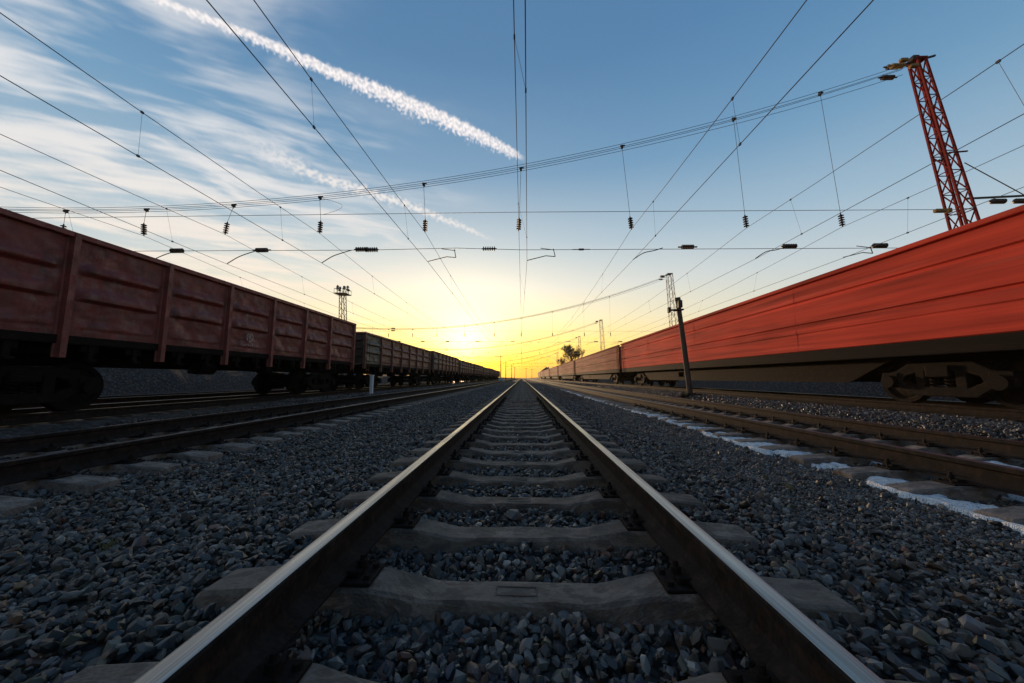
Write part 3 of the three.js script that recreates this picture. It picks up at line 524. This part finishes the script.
function mast(base, topP, s0, s1, m, label, detailed, levels = 15) {
  const root = thing('lattice_mast', label, 'mast', [base.x, base.y, base.z], 'lattice masts of the overhead line');
  const T = topP.clone().sub(base), corner = (i, t) => { const s = lerp(s0, s1, t) / 2, c = [[-1, -1], [1, -1], [1, 1], [-1, 1]][i % 4]; return V(T.x * t + c[0] * s, T.y * t, T.z * t + c[1] * s); };
  const braces = [];
  for (let i = 0; i < 4; i++) {
    part('leg', bar(corner(i, 0), corner(i, 1), .075), m, root);
    for (let k = 0; k < levels; k++) { const t0 = k / levels, t1 = (k + 1) / levels; const g = k % 2 ? bar(corner(i, t0), corner(i + 1, t1), .038) : bar(corner(i + 1, t0), corner(i, t1), .038); const h = bar(corner(i, t1), corner(i + 1, t1), .032); if (detailed) { part('brace', g, m, root); part('brace', h, m, root); } else braces.push(g, h); }
  }
  if (!detailed) part('bracing', braces, m, root);
  part('cap', box(s1 + .12, .1, s1 + .12, T.x, T.y + .03, T.z, .01), m, root);
  part('footing', box(s0 + .7, 2.1, s0 + .7, 0, .5, 0, .03), M.concrete, root);
  return root;
}
const lineX = [-21.9, -17.9, -13.9, -9.4, -4.46, -.12, 4.97, 10.1, 14.3], conX = [-21.6, -17.6, -13.7, -9.21, -4.28, .24, 5.0, 10.4, 14.2];
const CONTACT = 6.33, MESS = 7.76;
const carryY = X => 9.05 + .00445 * (X + 20) * (X + 20);
function headspan(Z, XR, XL, label, near) {
  const root = thing('headspan', label, 'overhead wires', [0, 0, -Z], 'wires slung across all the tracks');
  const P = (X, y, dz = 0) => V(X, y, dz);
  for (let c = 0; c < 4; c++) {
    const pts = []; for (let k = 0; k <= 44; k++) { const X = lerp(XL, XR, k / 44), t = Math.sin(Math.PI * clamp((X - XL) / (XR - XL))); pts.push(P(X, carryY(X) + (c - 1.5) * (near ? .075 : .10) * (1 - .35 * t) + (c === 0 ? -.12 : 0) * smooth(2, XR, X), (c % 2 - .5) * .22)); }
    part('carrying_cable', wire(pts, near ? .011 : .016, 4), M.cable, root);
  }
  part('cross_rope', wire([P(XL, 8.75), P(-20, 8.70), P(0, 8.66), P(XR + (near ? 1.55 : 1.15), 8.5)], .012), M.wire, root);
  part('cross_rope', wire([P(XL, 7.05), P(-17.5, 7.0), P(-7, 6.93), P(-3, 6.98), P(0, 6.86), P(XR + (near ? 1.75 : 1.2), 6.74)], .013), M.wire, root);
  lineX.forEach((X, i) => {
    const y = carryY(X), tilt = [.0, .12, -.10, -.02, .0, -.06, .09, .07, .06, .22][i] || 0, xt = X + (near ? [0, 0, .25, -.1, -.12, .1, -.27, -.2, -.35, -.75][i] || 0 : 0);
    part('clamp', clampG, M.fitting, root).position.set(xt, y - .04, 0);
    const iy = MESS + .62; part('hanger_wire', rod(P(xt, y - .1), P(X - tilt * .3, iy), .009, .009, 5), M.wire, root);
    const s = part('insulator', insH, M.glaze, root); s.position.set(X - tilt * .3, iy - .05, 0); s.rotation.z = tilt; 
  });
  // registration arms to the contact wires
  conX.forEach((X, i) => {
    const z = i === 4 || i === 5 || i === 8, y = 6.90 - X * .004;
    const pts = z ? [P(X, CONTACT + .03), P(X + .85, CONTACT + .24), P(X + 1.28, CONTACT + .20), P(X + 1.2, y)] : [P(X, CONTACT + .02), P(X + .5, CONTACT + .33), P(X + .95, y - .12), P(X + 1.35, y)];
    const a = part('registration_arm', z ? wire(pts, .019, 6) : tube(pts, .02, 14, 6), M.fitting, root);
    if (z) part('steady_bar', wire([P(X + .62, y + .03), P(X + 1.25, y - .06)], .016, 6), M.fitting, a);
    const g = part('rope_insulator', i % 4 === 2 ? insCyl : insX, M.glaze, root); g.position.set([-20.2, -16.2, -12.1, -10.4 + 3.0, -6.95, -1.5, 7.45, 11.9, 15.8][i], y + .03, 0); 
  });
  for (const [X, dy] of [[2.7, 0]]) part('turnbuckle', [box(.24, .08, .08, X, 6.85 + dy, 0, .02), rod(P(X - .4, 6.85), P(X + .4, 6.85), .02, .02, 6)], M.fitting, root);
  if (near) { const pts = []; for (let k = 0; k <= 10; k++) { const t = k / 10; pts.push(P(lineX[3] - .1 + Math.sin(t * Math.PI) * 1.0 + .2 * t, lerp(carryY(lineX[3]) - .05, 8.68, t), 0)); } part('jumper_wire', tube(pts, .008, 20), M.wire, root); }
  // strain insulators where the cables meet the mast
  for (let c = 0; c < 3; c++) part('strain_insulator', insCyl, c === 1 ? M.yellow : M.glaze, root).position.set(XR - .35 - .15 * c, carryY(XR) + [.22, -.02, -.32][c], (c % 2 - .5) * .3);
  if (!near) for (const dy of [.15, -.25]) part('strain_insulator', insX, M.glaze, root).position.set(-21.2, carryY(-21) + dy, 0);
  return root;
}
const spans = [[15, 17.9, -58.5, 'nearest'], [55, 23.4, -63.4, 'second'], [95, 21.4, -62, 'third'], [135, 22, -62, 'fourth'], [175, 22, -62, 'fifth'], [220, 22, -62, 'sixth']];
for (const [Z, XR, XL, w] of spans) headspan(Z, XR, XL, `${w} row of cables, insulators and arms slung across the tracks`, Z === 15);
// right-hand masts
const mast1 = mast(V(20.55, .1, -15), V(18.5, 15.75, -15), .76, .36, M.mastRed, 'tall red lattice mast rising behind the red wagon at upper right', true, 17);
{
  part('bracket_arm', [bar(V(-.75, 8.9, 0), V(1.9, 9.0, 0), .07), bar(V(-.6, 10.6, 0), V(1.7, 9.05, 0), .03)], M.fitting, mast1);
  for (const x of [.55, 1.55]) { const i = part('post_insulator', insX, M.glaze, mast1); i.position.set(x, 8.75, 0); }
  part('wire_clamp', [box(.5, .16, .18, -1.95, 8.35, 0, .05), box(.16, .2, .2, -1.6, 8.35, 0, .03)], M.yellow, mast1);
  part('wire_clamp', [box(.34, .16, .18, -2.65, 15.75, 0, .05), box(.34, .16, .18, -2.4, 15.3, .15, .05)], M.yellow, mast1);
  part('platform', [bar(V(-1.6, 10.9, -.3), V(-.8, 10.95, -.3), .05), bar(V(-1.6, 10.9, .3), V(-.8, 10.95, .3), .05)], M.mastRed, mast1);
  part('cable_bracket', [bar(V(-2.6, 15.55, 0), V(-1.2, 15.95, 0), .07), box(.3, .22, .3, -2.2, 15.78, 0, .04)], M.fitting, mast1);
}
const mastNames = ['', 'grey lattice mast behind the leaning post, second on the right', 'slim grey lattice mast beside the bare trees, third on the right', 'fourth lattice mast on the right, beyond the bare trees', 'fifth lattice mast on the right, far off', 'sixth and farthest lattice mast on the right'];
const leftNames = ['lattice mast holding the nearest headspan on the far left', 'lattice mast holding the second headspan behind the brown wagons', 'lattice mast holding the third headspan behind the brown wagons', 'lattice mast holding the fourth headspan behind the brown wagons', 'lattice mast holding the fifth headspan behind the brown wagons', 'lattice mast holding the sixth headspan behind the brown wagons'];
spans.forEach(([Z, XR, XL], i) => {
  if (i) { const o = mast(V(XR + 1.5, .1, -Z), V(XR + .7, carryY(XR) + .5, -Z), 1.3, .75, M.galv, mastNames[i], false, 16); part('lamp_bracket', [bar(V(-1.9, carryY(XR) + .1, 0), V(-.6, carryY(XR) + .3, 0), .08), box(.6, .3, .3, -1.9, carryY(XR) + .05, 0, .05)], M.fitting, o); }
  mast(V(XL - .6, .1, -Z), V(XL - .4, carryY(XL) + .4, -Z), 1.2, .7, M.galv, leftNames[i], false, 12);
});
// the line over each track
const trackWord = ['outermost track at the far left', 'leftmost track beyond the brown wagons', 'track just behind the brown wagons', 'brown wagons', 'dark empty track on the left', 'middle track', 'snowy track on the right', 'red train', 'track behind the red train'];
const nearMX = [-21.2, -17.2, -13.3, -8.8, -4.38, -.12, 4.67, 9.25, 13.36], nearCX = [-21.0, -17.0, -13.1, -9.12, -4.4, .065, 4.94, 10.0, 13.7];
lineX.forEach((X, i) => {
  const root = thing('overhead_line', `pair of wires with thin droppers above the ${trackWord[i]}`, 'overhead wires', [0, 0, 0], 'wires strung along the tracks');
  const sup = [-25, 15, 55, 95, 135, 175, 220, 320];
  const mx = [X + (nearMX[i] - X) * 3.6, X, X + .1, X - .1, X, X, X, X], cx = [conX[i] + (nearCX[i] - conX[i]) * 3.8, conX[i], conX[i] - .4, conX[i], conX[i] - .4, conX[i], conX[i], conX[i]];
  const mp = [], cp = [];
  const mAt = (k, t) => V(lerp(mx[k], mx[k + 1], t), MESS - .70 * 4 * t * (1 - t), -lerp(sup[k], sup[k + 1], t)), cAt = (k, t) => V(lerp(cx[k], cx[k + 1], t), CONTACT, -lerp(sup[k], sup[k + 1], t));
  for (let k = 0; k < 7; k++) for (let s = 0; s < 10; s++) { mp.push(mAt(k, s / 10)); if (s === 0) cp.push(cAt(k, 0)); }
  mp.push(mAt(6, 1)); cp.push(cAt(6, 1));
  part('messenger_wire', wire(mp, .0095), M.wire, root); part('contact_wire', wire(cp, .0095), M.wire, root);
  for (let k = 0; k < 4; k++) for (const z of [.14, .30, .46, .62, .805 - .02 * (i % 3), .93]) { if (k === 0 && z < .6) continue; const a = mAt(k, z), b = cAt(k, z + .004); part('dropper', [rod(a, b, .0035, .0035, 4), box(.03, .05, .06, a.x, a.y, a.z), box(.03, .05, .06, b.x, b.y, b.z)], M.wire, root); }
});

// ------------------------------------------------------------------ posts, tower, cabinet
{
  const b = V(6.56, .40, -13.6), root = thing('leaning_post', 'dark leaning wooden post standing in front of the red train', 'post', [b.x, b.y, b.z]);
  const t = V(-.31, 3.74, 0);
  part('shaft', [rod(V(0, -.3, 0), t.clone().multiplyScalar(.55), .105, .095, 10), rod(t.clone().multiplyScalar(.55), t, .095, .085, 10)], M.wood, root);
  part('cap', [rod(t, t.clone().add(V(-.01, .12, 0)), .115, .11, 10)], M.fitting, root);
  part('bracket', [box(.5, .07, .08, -.46, 3.36, 0, .01), box(.10, .22, .14, -.68, 3.36, 0, .02), box(.3, .06, .3, -.30, 3.36, 0, .01)], M.fitting, root);
  part('junction_box', box(.16, .30, .14, -.29, 3.58, .12, .02), M.fitting, root);
  part('footing_stones', [0, 1, 2, 3, 4].map(i => { const g = new THREE.DodecahedronGeometry(.13 + .03 * (i % 2), 0); g.scale(1.2, .7, 1); g.translate(-.3 + i * .14, -.03, .1 * Math.sin(i * 2)); return g; }), M.under, root);
}
{
  const root = thing('marker_post', 'short white marker post beside the brown wagons', 'post', [-7.0, .28, -15.8]);
  part('shaft', box(.14, .95, .12, 0, .40, 0, .015), M.white, root); part('cap', box(.17, .05, .15, 0, .895, 0, .01), M.white, root);
}
{
  const root = thing('relay_cabinet', 'small white trackside cabinet far off beside the end of the brown wagons', 'cabinet', [-6.0, .1, -100]);
  part('body', box(1.5, .95, .9, 0, .55, 0, .03), M.white, root); part('roof', box(1.65, .1, 1.05, 0, 1.075, 0, .03), M.white, root); part('door', box(.6, .75, .02, .1, .55, .462), M.white, root); part('plinth', box(1.4, .2, .8, 0, .0, 0), M.concrete, root);
}
[[-7.0, 113, 8.6, 'tallest thin dark pole at the far end of the brown wagons'], [-7.1, 150, 8.2, 'second thin pole, just right of the tallest far pole'], [-5.2, 172, 7.6, 'third thin pole near the vanishing point, left of the rails'], [-4.4, 205, 7.6, 'fourth thin pole near the vanishing point, left of the rails'], [2.9, 240, 8.2, 'thin pole just right of the vanishing point'], [7.5, 260, 8.0, 'thin pole beside the far end of the red train']].forEach(([X, Z, h, label]) => {
  const root = thing('pole', label, 'pole', [X, .05, -Z], 'thin poles near the vanishing point'); part('shaft', rod(V(0, -.2, 0), V(0, h, 0), .17, .11, 8), M.wood, root); part('crossarm', box(1.6, .1, .1, 0, h - .6, 0, .01), M.wood, root);
  for (const x of [-.7, .7]) part('insulator', rod(V(x, h - .55, 0), V(x, h - .32, 0), .06, .04, 7), M.glaze, root);
});
{
  const base = V(-39.6, .8, -75), root = thing('floodlight_tower', 'tall lattice floodlight tower rising behind the brown wagons', 'light tower', [base.x, base.y, base.z]);
  const T = V(-1.2, 19.2, 0), s0 = 1.5, s1 = 1.0, cr = (i, t) => { const s = lerp(s0, s1, t) / 2, c = [[-1, -1], [1, -1], [1, 1], [-1, 1]][i % 4]; return V(T.x * t + c[0] * s, T.y * t, T.z * t + c[1] * s); }, br = [];
  for (let i = 0; i < 4; i++) { part('leg', bar(cr(i, 0), cr(i, 1), .12), M.galv, root); for (let k = 0; k < 14; k++) br.push(k % 2 ? bar(cr(i, k / 14), cr(i + 1, (k + 1) / 14), .07) : bar(cr(i + 1, k / 14), cr(i, (k + 1) / 14), .07)); }
  part('bracing', br, M.galv, root);
  const pl = part('platform', [box(2.7, .14, 2.7, T.x, T.y + .05, 0), ...[[-1.3, 0], [1.3, 0]].map(([x]) => box(.06, .06, 2.6, T.x + x, T.y + 1.1, 0)), box(2.6, .06, .06, T.x, T.y + 1.1, 1.3), box(2.6, .06, .06, T.x, T.y + 1.1, -1.3), ...[-1.3, -.65, 0, .65, 1.3].map(x => box(.05, 1.1, .05, T.x + x, T.y + .6, 1.3)), ...[-1.3, -.65, 0, .65, 1.3].map(x => box(.05, 1.1, .05, T.x + x, T.y + .6, -1.3))], M.galv, root);
  for (let k = 0; k < 9; k++) { const a = k / 9 * TAU, g = new THREE.CylinderGeometry(.32, .18, .4, 12); g.rotateX(1.2); g.rotateY(a); const f = part('floodlight', [g, box(.08, .9, .08, 0, -.5, 0)], M.galv, root); f.position.set(T.x + Math.sin(a) * 1.15, T.y + 1.15 + .25 * (k % 3), Math.cos(a) * 1.15); }
}
// ------------------------------------------------------------------ far house and bare trees
{
  const root = thing('house', 'small dark gabled house beyond the far end of the red train', 'house', [14.5, .2, -205]);
  part('wall', box(7.5, 4.2, 8, 0, 2.1, 0), M.brown, root);
  const s = new THREE.Shape([[-4.3, 0], [4.3, 0], [0, 3.2]].map(p => new THREE.Vector2(...p))), g = new THREE.ExtrudeGeometry(s, { depth: 9, bevelEnabled: false }); g.translate(0, 4.2, -4.5);
  const r = part('roof', g, M.olive, root); part('chimney', box(.7, 1.8, .7, 1.4, 6.6, 0), M.brown, r);
  for (const x of [-2.2, 2.2]) { const w = part('window', box(1.2, 1.5, .1, x, 2.2, 4.03), M.white, root); part('pane', box(.95, 1.25, .04, x, 2.2, 4.10), M.glaze, w); }
  const d = part('door', box(1.0, 2.1, .1, 0, 1.05, 4.03), M.wood, root);
}
function bareTree(pos, ht, spread, label, trunkFrac, dens) {
  const root = thing('bare_tree', label, 'tree', pos, 'bare trees behind the far red wagons');
  const limbs = [], twigs = [];
  const grow = (p, d, L, r, lv) => {
    const q = p.clone().add(d.clone().multiplyScalar(L)); (lv < 3 ? limbs : twigs).push(rod(p, q, r, r * .68, lv < 2 ? 6 : 3));
    if (lv >= 5) return; const n = lv === 0 ? dens + 1 : lv < 4 ? dens : dens - 1;
    for (let i = 0; i < n; i++) { const nd = d.clone().multiplyScalar(lv ? .75 : .5).add(V(rr(-1, 1) * spread, rr(-.15, .75), rr(-1, 1) * spread)).normalize(); grow(p.clone().lerp(q, lv ? rr(.45, 1) : rr(.6, 1)), nd, L * rr(.55, .78) * (lv ? 1 : .62), Math.max(r * .55, .022), lv + 1); }
  };
  grow(V(0, -.2, 0), V(rr(-.05, .05), 1, 0).normalize(), ht * trunkFrac, ht * .022, 0);
  part('trunk', limbs, M.bark, root); part('crown', twigs, M.bark, root);
}
bareTree([18.0, .2, -120], 13.5, .62, 'dense round-headed bare tree above the red train, right of the sun', .50, 5);
bareTree([15.0, .2, -128], 10.5, .7, 'lower bare tree just left of the round-headed bare tree', .48, 4);
bareTree([22.5, .2, -118], 10.5, 1.0, 'thin open bare tree just right of the round-headed bare tree', .42, 3);
bareTree([27.0, .8, -116], 10, 1.0, 'rightmost thin bare tree, near the third mast', .42, 3);
// dry tufts by the rails
function tuft(pos, n, h, label) {
  const l = []; for (let i = 0; i < n; i++) { const a = rr(0, 6.28), t = rr(.1, .6), L = h * rr(.6, 1.1), m = V(Math.cos(a) * t * L * .4, L * .6, Math.sin(a) * t * L * .4), e = V(Math.cos(a) * t * L * 1.1, L * rr(.75, 1), Math.sin(a) * t * L * 1.1), o = V(rr(-.02, .02), 0, rr(-.02, .02)); l.push(rod(o, m.clone().add(o), .0022, .0018, 3), rod(m.clone().add(o), e.add(o), .0018, .0005, 3)); }
  const o = top('grass_tuft', l, std({ color: col(.17, .15, .05), roughness: .9 }), label, 'grass', 'dry tufts growing in the ballast'); o.position.set(...pos);
}
tuft([-2.35, .085, -1.98], 16, .09, 'small yellow-green tuft in the ballast left of the middle track');
tuft([2.2, .12, -3.0], 22, .10, 'dry tuft at the edge of the fine gravel right of the middle track');
tuft([6.3, .38, -13.4], 40, .28, 'dry tuft at the foot of the leaning post');

// ------------------------------------------------------------------ thin evening haze
scene.fog = new THREE.FogExp2(0xffdfa6, .0004);

// ------------------------------------------------------------------ renderer
scene.traverse(o => { if (o.isMesh) { o.castShadow = true; o.receiveShadow = true; } });
const renderer = new THREE.WebGLRenderer({ antialias: true });
renderer.setSize(W, H); renderer.shadowMap.enabled = true; renderer.shadowMap.type = THREE.PCFSoftShadowMap;
renderer.toneMapping = THREE.LinearToneMapping; renderer.toneMappingExposure = EXPOSURE;
renderer.render(scene, camera);
